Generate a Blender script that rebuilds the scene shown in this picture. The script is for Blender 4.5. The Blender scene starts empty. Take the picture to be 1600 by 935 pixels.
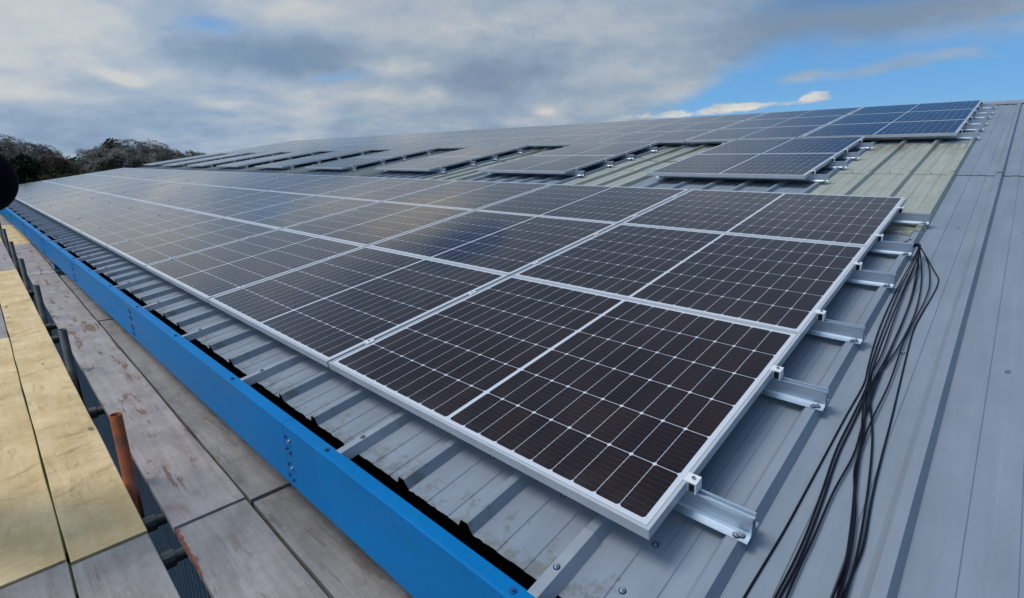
import bpy, bmesh, math, random
from mathutils import Vector, Matrix, Euler, noise as mnoise
R = math.radians
C = bpy.context.scene.collection
SC = bpy.context.scene

# ------------------------------------------------------------------ camera
cam = bpy.data.objects.new('camera', bpy.data.cameras.new('camera'))
C.objects.link(cam)
cam.data.sensor_width = 36.0
cam.data.lens = 18.04
cam.data.clip_start = 0.05
cam.data.clip_end = 6000
CAM = Vector((0.53553, -1.11346, 0.96642))
RT = Vector((0.73007, 0.68337, 0.0)).normalized()
FW = Vector((-0.65992, 0.70502, -0.25973)).normalized()
UP = RT.cross(FW)
M = Matrix((RT, UP, -FW)).transposed().to_4x4()
M.translation = CAM
cam.matrix_world = M
SC.camera = cam
def ray(px, py):            # a direction of the survey photograph, used to set out far things on the ground
    return FW + RT * ((px - 800) / 801.74) + UP * ((467.5 - py) / 801.74)

# ------------------------------------------------------------------ node helper
class NT:
    def __init__(s, tree): s.t = tree
    def n(s, kind, **kw):
        nd = s.t.nodes.new(kind)
        for k, v in kw.items(): setattr(nd, k, v)
        return nd
    def put(s, sock, v):
        if v is None: return
        if isinstance(v, bpy.types.NodeSocket): s.t.links.new(v, sock)
        elif isinstance(v, (tuple, list)) and len(v) == 3 and sock.type == 'RGBA': sock.default_value = (*v, 1)
        else: sock.default_value = v
    def m(s, op, a, b=None, c=None, clamp=False):
        nd = s.n('ShaderNodeMath', operation=op); nd.use_clamp = clamp
        for i, v in enumerate((a, b, c)): s.put(nd.inputs[i], v)
        return nd.outputs[0]
    def vm(s, op, a, b=None, out=0):
        nd = s.n('ShaderNodeVectorMath', operation=op)
        s.put(nd.inputs[0], a); s.put(nd.inputs[1], b)
        return nd.outputs[out]
    def noise(s, vec, scale, detail=4, rough=.55, dist=0.0, color=False):
        nd = s.n('ShaderNodeTexNoise')
        s.put(nd.inputs['Vector'], vec); nd.inputs['Scale'].default_value = scale
        nd.inputs['Detail'].default_value = detail; nd.inputs['Roughness'].default_value = rough
        nd.inputs['Distortion'].default_value = dist
        return nd.outputs[1 if color else 0]
    def ss(s, x, lo, hi, a=0.0, b=1.0):
        nd = s.n('ShaderNodeMapRange', interpolation_type='SMOOTHSTEP')
        s.put(nd.inputs[0], x); s.put(nd.inputs[1], lo); s.put(nd.inputs[2], hi)
        nd.inputs[3].default_value = a; nd.inputs[4].default_value = b
        return nd.outputs[0]
    def mix(s, f, a, b, mode='MIX'):
        nd = s.n('ShaderNodeMix', data_type='RGBA', blend_type=mode)
        s.put(nd.inputs[0], f); s.put(nd.inputs[6], a); s.put(nd.inputs[7], b)
        return nd.outputs[2]
    def sep(s, v):
        nd = s.n('ShaderNodeSeparateXYZ'); s.put(nd.inputs[0], v); return nd.outputs
    def comb(s, x, y, z):
        nd = s.n('ShaderNodeCombineXYZ')
        for i, v in enumerate((x, y, z)): s.put(nd.inputs[i], v)
        return nd.outputs[0]
    def scale(s, v, k):
        nd = s.n('ShaderNodeMapping'); s.put(nd.inputs[0], v); nd.inputs[3].default_value = k; return nd.outputs[0]

# ------------------------------------------------------------------ sky and sun
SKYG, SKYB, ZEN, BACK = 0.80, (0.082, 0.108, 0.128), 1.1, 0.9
SUN_DIR = Vector((-0.42, -0.36, 0.82)).normalized()     # towards the sun, low behind the left shoulder, veiled by cloud
w = bpy.data.worlds.new('World'); SC.world = w; w.use_nodes = True
N = NT(w.node_tree); w.node_tree.nodes.clear()
sky = N.n('ShaderNodeTexSky', sky_type='NISHITA')
sky.sun_disc = False
sky.sun_elevation = math.asin(SUN_DIR.z); sky.sun_rotation = math.atan2(SUN_DIR.x, SUN_DIR.y)
sky.air_density = 1.0; sky.dust_density = 0.5; sky.ozone_density = 2.5
d = N.vm('NORMALIZE', N.n('ShaderNodeTexCoord').outputs['Generated'])
dx, dy, dz = N.sep(d)
FH = Vector((FW.x, FW.y, 0)).normalized()
fa = N.vm('DOT_PRODUCT', d, tuple(FH), out=1); ra = N.vm('DOT_PRODUCT', d, tuple(RT), out=1)
az = N.m('ARCTAN2', ra, fa)                       # compass angle from the bearing the roof is seen along
el = N.m('ARCSINE', dz)
# clouds lie on a ceiling: their pattern shrinks towards the horizon
inv = N.m('DIVIDE', 1.0, N.m('ADD', N.m('MAXIMUM', dz, 0.0), 0.34))
cp = N.comb(N.m('MULTIPLY', ra, inv), N.m('MULTIPLY', fa, inv), 0.0)
cl = N.noise(cp, 1.9, 9, .55, .25)
cl2 = N.noise(N.vm('ADD', N.scale(cp, (1.0, 1.15, 1)), (7.3, 2.1, 0)), 1.5, 9, .56, .35)
cl3 = N.noise(N.vm('ADD', cp, (3.1, 9.7, 0)), 5.5, 8, .6, .25)
cl4 = N.noise(N.vm('ADD', cp, (1.4, 4.7, 0)), 12.0, 9, .62, .3)
def blob(a0, e0, ra_, re_, tilt=0.0):             # a soft bank in compass angle and height
    da = N.m('SUBTRACT', az, R(a0)); de = N.m('SUBTRACT', el, R(e0))
    de = N.m('SUBTRACT', de, N.m('MULTIPLY', da, tilt))
    q = N.m('ADD', N.m('POWER', N.m('ABSOLUTE', N.m('DIVIDE', da, R(ra_))), 2.0), N.m('POWER', N.m('ABSOLUTE', N.m('DIVIDE', de, R(re_))), 2.0))
    return N.m('EXPONENT', N.m('MULTIPLY', q, -1.0))
def total(items):
    acc = None
    for k, args in items:
        v = N.m('MULTIPLY', blob(*args), k); acc = v if acc is None else N.m('ADD', acc, v)
    return acc
# the clear opening under the cloud bank, low on the right, and clear sky round to the right of it
edge = N.m('ADD', N.ss(az, R(13), R(27), R(4.9), R(9.9)), N.m('MULTIPLY', N.m('SUBTRACT', cl, .5), R(5.5)))
gap = N.m('MULTIPLY', N.ss(N.m('SUBTRACT', edge, el), R(-1.2), R(1.5)), N.ss(az, R(11), R(18)))
gap = N.m('MAXIMUM', gap, N.ss(N.m('ADD', az, N.m('MULTIPLY', cl2, .25)), R(52), R(78)))
gap = N.m('MAXIMUM', gap, N.m('MULTIPLY', N.m('MULTIPLY', N.ss(el, R(11.8), R(13.6)), N.ss(el, R(21.5), R(18.5))), N.ss(N.m('ADD', az, N.m('MULTIPLY', N.m('SUBTRACT', cl2, .5), .3)), R(17), R(33))))
wisps = N.m('MULTIPLY', N.ss(N.m('ADD', N.m('MULTIPLY', N.m('SUBTRACT', cl3, .5), 1.2), total([(.62, (34.5, 7.8, 6, .7, .12)), (.5, (27.5, 7.6, 3.0, .6, .25)), (.35, (42, 8.0, 5, .8))])), .2, .8), .75)
gap = N.m('MULTIPLY', gap, N.m('SUBTRACT', 1.0, wisps))
thin = N.m('MULTIPLY', N.ss(N.m('ADD', total([(.68, (-28.4, 11.6, 4.5, 1.2, .1)), (.66, (-16.5, 8.1, 4.6, .8, .12)), (.7, (41.5, 10.3, 3.5, .8)), (.35, (2, 13.0, 5, 1.2, .2)), (1.9, (-9.5, 21.5, 5.0, 1.8))]), N.m('MULTIPLY', N.m('SUBTRACT', cl3, .5), 1.3)), .35, 1.0), .85)
cover = N.m('SUBTRACT', 1.0, N.m('MAXIMUM', gap, thin))
heap = N.ss(N.m('ADD', total([(.95, (22.3, 5.0, 2.6, .6)), (.95, (29.3, 5.7, 1.5, .6)), (.85, (16.0, 4.5, 5, .5, .02)), (.6, (26.0, 5.2, 3, .35))]), N.m('MULTIPLY', N.m('SUBTRACT', cl4, .5), 1.5)), 0.46, 0.84)
base = N.mix(0.5, sky.outputs[0], (0.9, 3.1, 6.2))
blue = N.vm('MULTIPLY', base, SKYB)
blue = N.mix(N.ss(el, R(10), R(16)), blue, N.vm('MULTIPLY', blue, (.55, .57, .60)))
blue = N.mix(N.ss(az, R(46), R(72)), blue, N.vm('MULTIPLY', blue, (.5, .52, .55)))  # unseen sky on the right darkened to deepen the ribs' right faces
lum = N.m('ADD', N.m('MULTIPLY', N.m('SUBTRACT', cl2, 0.5), 1.15), 0.455)
lum = N.m('ADD', lum, N.m('MULTIPLY', N.m('SUBTRACT', cl3, 0.5), 0.62))
lum = N.m('ADD', lum, N.m('MULTIPLY', N.m('SUBTRACT', cl4, 0.5), 0.22))
lum = N.m('ADD', lum, total([(-.30, (-21, 9.4, 12, 1.9, .02)), (-.40, (27, 11.8, 13, 2.0, .08)), (-.30, (17, 8.6, 7, 1.7, .2)), (-.2, (-2, 8.2, 9, 2.2)), (-.05, (-38, 2.5, 22, 2.6)),
      (.26, (-20, 13.8, 8, 2.0)), (.36, (-10.5, 9.0, 4.5, 1.0, .05)), (.30, (12.5, 8.4, 4.0, 1.0)), (.16, (1, 12.8, 9, 2)), (.06, (-41, 10.5, 7, 3)), (.50, (-35.2, 6.7, 1.5, .5, -.2)), (.34, (-27.8, 5.0, 1.8, .5)), (.26, (-41, 5.2, 5, .7)), (.3, (-8.3, 7.2, 1.6, 1.0)), (.45, (3.6, 5.0, 1.1, .5)), (.22, (-14, 6.3, 8, .8)), (.6, (-13, 17.4, 7, 1.9)), (.32, (-42, 8, 16, 6)), (-1.0, (10, 38, 42, 13))]))
cl_t = N.ss(lum, 0.0, 1.0)
ramp = N.n('ShaderNodeValToRGB'); N.put(ramp.inputs[0], cl_t)
cr = ramp.color_ramp
cr.elements[0].position = 0.0; cr.elements[0].color = (0.22, 0.30, 0.41, 1)
cr.elements[1].position = 1.0; cr.elements[1].color = (0.68, 0.645, 0.59, 1)
e = cr.elements.new(0.40); e.color = (0.345, 0.425, 0.515, 1)
e = cr.elements.new(0.70); e.color = (0.475, 0.515, 0.555, 1)
cool = N.m('ADD', .30, N.ss(az, R(-10), R(-28), 0.0, .65))
cloudc = N.mix(cool, ramp.outputs[0], N.vm('MULTIPLY', ramp.outputs[0], (.91, 1.0, 1.115)))
colr = N.mix(cover, blue, cloudc)
colr = N.mix(N.m('MULTIPLY', heap, .9), colr, N.mix(N.ss(cl3, .35, .62), (0.48, 0.55, 0.62), (0.86, 0.80, 0.68)))
# brightness added to unseen sky overhead, behind and left, to light roof and panels
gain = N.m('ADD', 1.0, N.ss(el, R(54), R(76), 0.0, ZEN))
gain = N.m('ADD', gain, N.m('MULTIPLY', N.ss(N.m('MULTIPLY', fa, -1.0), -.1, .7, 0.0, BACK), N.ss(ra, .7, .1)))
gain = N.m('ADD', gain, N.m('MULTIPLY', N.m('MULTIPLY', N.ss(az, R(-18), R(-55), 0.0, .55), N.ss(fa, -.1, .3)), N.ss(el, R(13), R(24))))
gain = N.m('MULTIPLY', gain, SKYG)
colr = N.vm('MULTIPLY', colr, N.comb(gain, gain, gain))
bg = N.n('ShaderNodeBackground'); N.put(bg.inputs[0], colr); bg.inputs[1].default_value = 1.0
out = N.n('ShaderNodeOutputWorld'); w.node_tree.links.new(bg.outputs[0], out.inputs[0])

sun = bpy.data.objects.new('sun', bpy.data.lights.new('sun', 'SUN')); C.objects.link(sun)
sun.data.energy = 1.5; sun.data.angle = R(25); sun.data.color = (1.0, 0.95, 0.89)
sun.rotation_euler = SUN_DIR.to_track_quat('Z', 'Y').to_euler()
SC.view_settings.view_transform = 'Standard'; SC.view_settings.look = 'None'
SC.view_settings.exposure = 0.25; SC.view_settings.gamma = 1.0; SC.view_settings.use_curve_mapping = False

# ------------------------------------------------------------------ mesh helpers
class MB:
    def __init__(s): s.v = []; s.f = []; s.mi = []
    def add(s, verts, faces, mi=0):
        o = len(s.v); s.v += [tuple(p) for p in verts]
        for f in faces: s.f.append([i + o for i in f]); s.mi.append(mi)
        return s
    def box(s, x0, x1, y0, y1, z0, z1, mi=0):
        x0, x1 = min(x0, x1), max(x0, x1); y0, y1 = min(y0, y1), max(y0, y1); z0, z1 = min(z0, z1), max(z0, z1)
        return s.add([(x0, y0, z0), (x1, y0, z0), (x1, y1, z0), (x0, y1, z0), (x0, y0, z1), (x1, y0, z1), (x1, y1, z1), (x0, y1, z1)],
                     [(0, 3, 2, 1), (4, 5, 6, 7), (0, 1, 5, 4), (1, 2, 6, 5), (2, 3, 7, 6), (3, 0, 4, 7)], mi)
    def cyl(s, c, r, h, axis=(0, 0, 1), n=10, r2=None, mi=0, caps=True):
        a = Vector(axis).normalized(); t = a.orthogonal().normalized(); b = a.cross(t); c = Vector(c)
        r2 = r if r2 is None else r2
        vs = []
        for k, (rr, off) in enumerate(((r, 0), (r2, h))):
            for i in range(n):
                q = 2 * math.pi * i / n
                vs.append(c + a * off + (t * math.cos(q) + b * math.sin(q)) * rr)
        fs = [(i, (i + 1) % n, n + (i + 1) % n, n + i) for i in range(n)]
        if caps: fs += [tuple(range(n - 1, -1, -1)), tuple(range(n, 2 * n))]
        return s.add(vs, fs, mi)
    def tube(s, pts, r, n=6, mi=0, caps=True):
        pts = [Vector(p) for p in pts]
        rs = r if isinstance(r, (list, tuple)) else [r] * len(pts)
        vs = []; t0 = None
        for i, p in enumerate(pts):
            a = (pts[min(i + 1, len(pts) - 1)] - pts[max(i - 1, 0)]).normalized()
            if t0 is None: t0 = a.orthogonal().normalized()
            t0 = (t0 - a * t0.dot(a))
            t0 = t0.normalized() if t0.length > 1e-6 else a.orthogonal().normalized()
            b = a.cross(t0)
            for k in range(n):
                q = 2 * math.pi * k / n
                vs.append(p + (t0 * math.cos(q) + b * math.sin(q)) * rs[i])
        fs = []
        for i in range(len(pts) - 1):
            for k in range(n):
                fs.append((i * n + k, i * n + (k + 1) % n, (i + 1) * n + (k + 1) % n, (i + 1) * n + k))
        if caps: fs += [tuple(range(n - 1, -1, -1)), tuple(range((len(pts) - 1) * n, len(pts) * n))]
        return s.add(vs, fs, mi)
    def mesh(s, name, mats, smooth=False):
        me = bpy.data.meshes.new(name); me.from_pydata(s.v, [], s.f); me.update()
        for m in (mats if isinstance(mats, (list, tuple)) else [mats]): me.materials.append(m)
        for p, i in zip(me.polygons, s.mi): p.material_index = i; p.use_smooth = smooth
        return me
    def build(s, name, mats, parent=None, loc=(0, 0, 0), rot=(0, 0, 0), smooth=False, bevel=0.0):
        return obj(name, s.mesh(name, mats, smooth), parent, loc, rot, bevel)
def obj(name, me, parent=None, loc=(0, 0, 0), rot=(0, 0, 0), bevel=0.0):
    o = bpy.data.objects.new(name, me); C.objects.link(o)
    o.parent = parent; o.location = loc; o.rotation_euler = rot
    if bevel:
        b = o.modifiers.new('bevel', 'BEVEL'); b.width = bevel; b.segments = 2; b.limit_method = 'ANGLE'; b.angle_limit = R(40)
    return o
def tag(o, label=None, cat=None, group=None, kind=None):
    for k, v in (('label', label), ('category', cat), ('group', group), ('kind', kind)):
        if v: o[k] = v
    return o
def thing(name, label, cat, loc=(0, 0, 0), rot=(0, 0, 0), group=None):
    return tag(obj(name, None, None, loc, rot), label, cat, group)
def copy_tree(o, parent=None):
    c = o.copy(); C.objects.link(c); c.parent = parent
    for ch in list(o.children): copy_tree(ch, c)
    return c
ORD = ['', 'first', 'second', 'third', 'fourth', 'fifth', 'sixth', 'seventh', 'eighth', 'ninth', 'tenth', 'eleventh', 'twelfth',
       'thirteenth', 'fourteenth', 'fifteenth', 'sixteenth', 'seventeenth', 'eighteenth', 'nineteenth', 'twentieth']
def nth(k): return 'first' if k == 1 else ORD[k]

# ------------------------------------------------------------------ materials
def mat(name):
    m = bpy.data.materials.new(name); m.use_nodes = True
    t = NT(m.node_tree); b = m.node_tree.nodes['Principled BSDF']
    return m, t, b
def bump(t, b, h, strength=.3, dist=.01):
    nd = t.n('ShaderNodeBump'); nd.inputs['Strength'].default_value = strength; nd.inputs['Distance'].default_value = dist
    t.put(nd.inputs['Height'], h); t.put(b.inputs['Normal'], nd.outputs[0])
def objco(t): return t.n('ShaderNodeTexCoord').outputs['Object']
def rnd(t): return t.n('ShaderNodeObjectInfo').outputs['Random']
def simple(name, col, rough=.5, metal=0.0, var=.12, scale=6, spec=.5, bmp=0.0):
    m, t, b = mat(name); co = objco(t)
    n = t.noise(co, scale, 5, .6)
    k = t.ss(n, .25, .75, 1 - var, 1 + var)
    t.put(b.inputs['Base Color'], t.vm('MULTIPLY', tuple(col), t.comb(k, k, k)))
    t.put(b.inputs['Roughness'], t.ss(n, .2, .8, max(rough - .06, 0.03), rough + .08))
    b.inputs['Metallic'].default_value = metal; b.inputs['Specular IOR Level'].default_value = spec
    if bmp: bump(t, b, t.noise(co, scale * 6, 4), bmp, .004)
    return m

def roof_steel():
    m, t, b = mat('coated_roof_steel'); co = objco(t); x, y, z = t.sep(co)
    g = t.noise(t.scale(co, (9, .7, 9)), 1.2, 5, .6)                     # run-off streaks down the slope
    f = t.noise(co, 3.2, 6, .65)
    k = t.m('MULTIPLY', t.ss(g, .25, .75, .90, 1.08), t.ss(f, .3, .7, .95, 1.05))
    col = t.vm('MULTIPLY', (0.245, 0.288, 0.338), t.comb(k, k, k))
    # dirt and moss held at the eave end of the sheets
    near = t.ss(y, -.26, .10, 1.0, 0.0)
    dm = t.m('MULTIPLY', t.ss(t.m('ADD', t.noise(co, 13, 6, .7), t.m('MULTIPLY', near, .30)), .70, .86), t.ss(y, -.02, .12, 1.0, 0.0))
    dirt = t.mix(t.noise(co, 30, 4), (0.06, 0.062, 0.03), (0.17, 0.15, 0.095))
    col = t.mix(t.m('MULTIPLY', dm, .55), col, dirt)
    # pale speckle and scuffs
    sp = t.ss(t.noise(co, 170, 3, .6), .70, .78)
    col = t.mix(t.m('MULTIPLY', sp, .16), col, (0.45, 0.47, 0.5))
    sc = t.ss(t.noise(t.scale(co, (60, 6, 60)), 1.0, 3, .5), .74, .80)
    col = t.mix(t.m('MULTIPLY', sc, .22), col, (0.10, 0.10, 0.10))
    t.put(b.inputs['Base Color'], col)
    t.put(b.inputs['Roughness'], t.ss(f, .3, .7, .42, .56))
    b.inputs['Specular IOR Level'].default_value = .45
    bump(t, b, t.noise(co, 5, 3), .08, .02)
    return m
def brushed(name, c0):
    m, t, b = mat(name); co = objco(t)
    n = t.noise(t.scale(co, (1.2, 90, 90)), 1.0, 4, .5); f = t.noise(t.scale(co, (5, 14, 14)), 1.0, 4, .6)
    k = t.m('MULTIPLY', t.ss(n, .25, .75, .93, 1.05), t.ss(f, .3, .7, .95, 1.03))
    t.put(b.inputs['Base Color'], t.vm('MULTIPLY', tuple(c0), t.comb(k, k, k)))
    t.put(b.inputs['Roughness'], t.ss(f, .3, .7, .34, .46)); b.inputs['Metallic'].default_value = .8
    return m
def gutter_paint():
    m, t, b = mat('blue_gutter_paint'); co = objco(t); x, y, z = t.sep(co)
    n = t.noise(t.scale(co, (1.5, 6, 6)), 1.0, 5, .6); f = t.noise(co, 26, 5, .7)
    k = t.m('MULTIPLY', t.ss(n, .25, .75, .90, 1.08), t.ss(f, .3, .7, .97, 1.03))
    col = t.vm('MULTIPLY', (0.002, 0.188, 0.485), t.comb(k, k, k))
    run = t.ss(t.noise(t.scale(co, (26, 3, 1.6)), 1.0, 4, .6), .60, .76)                 # faint dust runs down the face
    col = t.mix(t.m('MULTIPLY', run, .10), col, (0.22, 0.26, 0.28))
    sc = t.ss(t.noise(t.scale(co, (5, 40, 70)), 1.0, 4, .6), .72, .76)                   # scratches
    col = t.mix(t.m('MULTIPLY', sc, .30), col, (0.16, 0.32, 0.48))
    ch = t.ss(t.noise(co, 55, 3, .5), .74, .78)
    col = t.mix(t.m('MULTIPLY', ch, .35), col, (0.02, 0.04, 0.07))
    t.put(b.inputs['Base Color'], col); t.put(b.inputs['Roughness'], t.ss(n, .3, .7, .38, .52))
    b.inputs['Specular IOR Level'].default_value = .10
    bump(t, b, t.m('ADD', t.noise(t.scale(co, (1.2, 5, 5)), 1.0, 3), t.m('MULTIPLY', f, .06)), .10, .02)
    return m
def rooflight_grp():
    m, t, b = mat('weathered_rooflight_sheet'); co = objco(t); x, y, z = t.sep(co)
    g = t.noise(t.scale(co, (22, .8, 22)), 1.0, 5, .65)
    f = t.noise(co, 4, 6, .6)
    col = t.mix(t.ss(g, .3, .7), (0.345, 0.370, 0.315), (0.425, 0.440, 0.375))
    col = t.mix(t.m('MULTIPLY', t.ss(f, .50, .75), .45), col, (0.245, 0.235, 0.155))
    # brown wash where water runs out from the upper lap
    wash = t.m('MULTIPLY', t.ss(y, 6.5, 7.6), t.ss(t.noise(t.scale(co, (18, 1.2, 18)), 1.0, 4), .38, .66))
    col = t.mix(t.m('MULTIPLY', wash, .7), col, (0.135, 0.115, 0.06))
    foot = t.m('MULTIPLY', t.ss(y, 3.85, 3.45), t.ss(t.noise(co, 9, 4), .35, .6))
    col = t.mix(t.m('MULTIPLY', foot, .8), col, (0.065, 0.065, 0.035))
    t.put(b.inputs['Base Color'], col); b.inputs['Roughness'].default_value = .55
    b.inputs['Specular IOR Level'].default_value = .35
    bump(t, b, g, .10, .01)
    return m
L, W, FH_ = 1.755, 1.347, .035
GAP = .020
def pv_glass():
    m, t, b = mat('cell_glass'); co = objco(t); x, y, z = t.sep(co)
    mx = .030; my = .030
    px = t.m('MULTIPLY', x, -1.0)
    q = t.m('SUBTRACT', t.m('ABSOLUTE', t.m('SUBTRACT', px, L / 2)), .0085)
    hx = L / 2 - mx - .0085; cx = hx / 10; cy = (W - 2 * my) / 6
    gy = t.m('SUBTRACT', y, my)
    fx = t.m('MULTIPLY', t.m('FRACT', t.m('DIVIDE', q, cx)), cx); ex = t.m('MINIMUM', fx, t.m('SUBTRACT', cx, fx))
    fy = t.m('MULTIPLY', t.m('FRACT', t.m('DIVIDE', gy, cy)), cy); ey = t.m('MINIMUM', fy, t.m('SUBTRACT', cy, fy))
    ins = t.m('MULTIPLY', t.m('MULTIPLY', t.m('GREATER_THAN', q, 0), t.m('LESS_THAN', q, hx)),
              t.m('MULTIPLY', t.m('GREATER_THAN', gy, 0), t.m('LESS_THAN', gy, W - 2 * my)))
    cell = t.m('MULTIPLY', t.m('MULTIPLY', t.m('GREATER_THAN', ex, .00085), t.m('GREATER_THAN', ey, .0013)), t.m('GREATER_THAN', t.m('ADD', ex, ey), .0095))
    cell = t.m('MULTIPLY', cell, ins)
    bb = t.m('FRACT', t.m('ADD', t.m('DIVIDE', gy, cy / 9), .0))
    bb = t.m('LESS_THAN', t.m('MULTIPLY', t.m('MINIMUM', bb, t.m('SUBTRACT', 1.0, bb)), cy / 9), .00055)
    # bright solder dots where the ribbons leave a cell
    dot = t.m('MULTIPLY', bb, t.m('LESS_THAN', ex, .0035))
    cid = t.comb(t.m('FLOOR', t.m('DIVIDE', px, cx)), t.m('FLOOR', t.m('DIVIDE', gy, cy)), t.m('MULTIPLY', rnd(t), 50))
    wn = t.n('ShaderNodeTexWhiteNoise', noise_dimensions='3D'); t.put(wn.inputs['Vector'], cid)
    cc = t.mix(wn.outputs[0], (0.0120, 0.0048, 0.0064), (0.0205, 0.0088, 0.0098))
    cc = t.mix(t.m('MULTIPLY', bb, .5), cc, (0.10, 0.09, 0.09))
    cc = t.mix(dot, cc, (0.22, 0.22, 0.24))
    rim = t.m('MINIMUM', t.m('MINIMUM', px, t.m('SUBTRACT', L, px)), t.m('MINIMUM', y, t.m('SUBTRACT', W, y)))
    white = t.mix(t.m('LESS_THAN', rim, .0135), (0.64, 0.67, 0.72), (0.18, 0.19, 0.20))
    col = t.mix(cell, white, cc)
    dust = t.noise(co, 2.2, 5, .6)
    dust = t.m('ADD', t.m('MULTIPLY', t.ss(dust, .35, .8), .016), t.m('MULTIPLY', rnd(t), .012))
    low = t.m('MULTIPLY', t.ss(y, .16, .012), t.ss(t.noise(t.scale(co, (9, 3, 1)), 1.0, 5, .6), .35, .75))     # silt held along the lower edge
    drop = t.ss(t.noise(co, 75, 3, .5), .76, .80)
    dust = t.m('ADD', dust, t.m('ADD', t.m('MULTIPLY', low, .05), t.m('MULTIPLY', drop, .035)))
    col = t.mix(dust, col, (0.37, 0.375, 0.385))
    t.put(b.inputs['Base Color'], col)
    t.put(b.inputs['Roughness'], t.ss(t.noise(co, 7, 4), .3, .7, .055, .10))
    b.inputs['IOR'].default_value = 1.41
    b.inputs['Specular IOR Level'].default_value = .5
    bump(t, b, t.noise(co, 1.3, 2), .012, .05)
    return m
def board_wood(name, c0, c1, stain, stain_amt, grain=1.0, rough=.75, stscale=(2.4, 5.0, 3), scrape=.6):
    m, t, b = mat(name); co0 = objco(t)
    r = rnd(t); off = t.comb(t.m('MULTIPLY', r, 37.0), t.m('MULTIPLY', r, 19.0), 0.0)
    co = t.vm('ADD', co0, off)
    warp = t.noise(co, 1.6, 3, .5, 0, True)
    cw = t.vm('ADD', co, t.vm('MULTIPLY', t.vm('SUBTRACT', warp, (.5, .5, .5)), (0.5, .09, .05)))
    g = t.noise(t.scale(cw, (.8, 17, 10)), 1.0, 7, .62, .8)
    g2 = t.noise(t.scale(cw, (3.5, 120, 30)), 1.0, 4, .6)
    f = t.noise(co, 3.1, 7, .66)
    f2 = t.noise(co, 34.0, 5, .7)
    col = t.mix(t.ss(t.m('ADD', t.m('MULTIPLY', g, .55), t.m('MULTIPLY', f, .45)), .32, .68), c0, c1)
    k = t.m('MULTIPLY', t.ss(g2, .25, .75, 1 - .13 * grain, 1 + .10 * grain), t.m('MULTIPLY', t.ss(f, .25, .75, .84, 1.12), t.ss(f2, .3, .75, .93, 1.06)))
    col = t.vm('MULTIPLY', col, t.comb(k, k, k))
    st = t.ss(t.noise(t.scale(cw, stscale), 1.0, 7, .68, .6), .56, .72)
    col = t.mix(t.m('MULTIPLY', st, stain_amt), col, stain)
    # scraped-off patches with hard ragged edges, and long gouges
    sp = t.ss(t.noise(t.scale(t.vm('ADD', co, (5, 5, 0)), (2.3, 12.0, 4)), 1.0, 9, .70, .5), .565, .58)
    sp = t.m('MULTIPLY', sp, t.ss(t.noise(co, 1.5, 2), .40, .52))
    col = t.mix(t.m('MULTIPLY', sp, scrape), col, stain)
    gz = t.n('ShaderNodeMapping'); t.put(gz.inputs[0], co); gz.inputs[2].default_value = (0, 0, .22); gz.inputs[3].default_value = (2.4, 34, 4)
    go = t.ss(t.noise(gz.outputs[0], 1.0, 3, .55, .3), .70, .725)
    go = t.m('MULTIPLY', go, t.ss(t.noise(t.vm('ADD', co, (9, 2, 0)), 1.9, 2), .48, .58))
    col = t.mix(t.m('MULTIPLY', go, scrape), col, tuple(q * .55 for q in stain))
    # cracks along the grain
    ck = t.ss(t.noise(t.scale(cw, (.9, 42, 10)), 1.0, 3, .5, .4), .71, .745)
    col = t.mix(t.m('MULTIPLY', ck, .5 * grain), col, (0.045, 0.038, 0.032))
    # knots
    vo = t.n('ShaderNodeTexVoronoi'); t.put(vo.inputs['Vector'], t.scale(cw, (1.25, 3.4, 1.0))); vo.inputs['Scale'].default_value = 1.6
    kn = t.ss(vo.outputs['Distance'], .10, .05)
    ring = t.m('MULTIPLY', t.ss(vo.outputs['Distance'], .17, .11), .35)
    col = t.mix(t.m('MAXIMUM', t.m('MULTIPLY', kn, .7), t.m('MULTIPLY', ring, grain)), col, (0.085, 0.066, 0.05))
    t.put(b.inputs['Base Color'], col); b.inputs['Roughness'].default_value = rough
    b.inputs['Specular IOR Level'].default_value = .3
    h = t.m('SUBTRACT', t.m('ADD', t.m('ADD', t.m('MULTIPLY', g2, grain), t.m('MULTIPLY', f2, .6)), t.m('MULTIPLY', g, .6)), t.m('ADD', t.m('MULTIPLY', ck, 1.2), t.m('MULTIPLY', t.m('MAXIMUM', sp, go), .5)))
    bump(t, b, h, .35, .004)
    return m
def rust_tube():
    m, t, b = mat('rusty_orange_tube'); co = objco(t)
    n = t.noise(co, 11, 6, .65)
    col = t.mix(t.ss(n, .42, .62), (0.50, 0.105, 0.022), (0.24, 0.085, 0.038))
    col = t.mix(t.ss(t.noise(t.scale(co, (14, 14, 3)), 1.5, 5), .58, .7), col, (0.20, 0.19, 0.18))
    t.put(b.inputs['Base Color'], col); b.inputs['Roughness'].default_value = .7
    bump(t, b, n, .3, .003); return m
def leafm(name, c0, c1):
    m, t, b = mat(name)
    g = t.n('ShaderNodeNewGeometry').outputs['Random Per Island']
    t.put(b.inputs['Base Color'], t.mix(g, c0, c1)); b.inputs['Roughness'].default_value = .8
    b.inputs['Specular IOR Level'].default_value = .15
    return m
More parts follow.
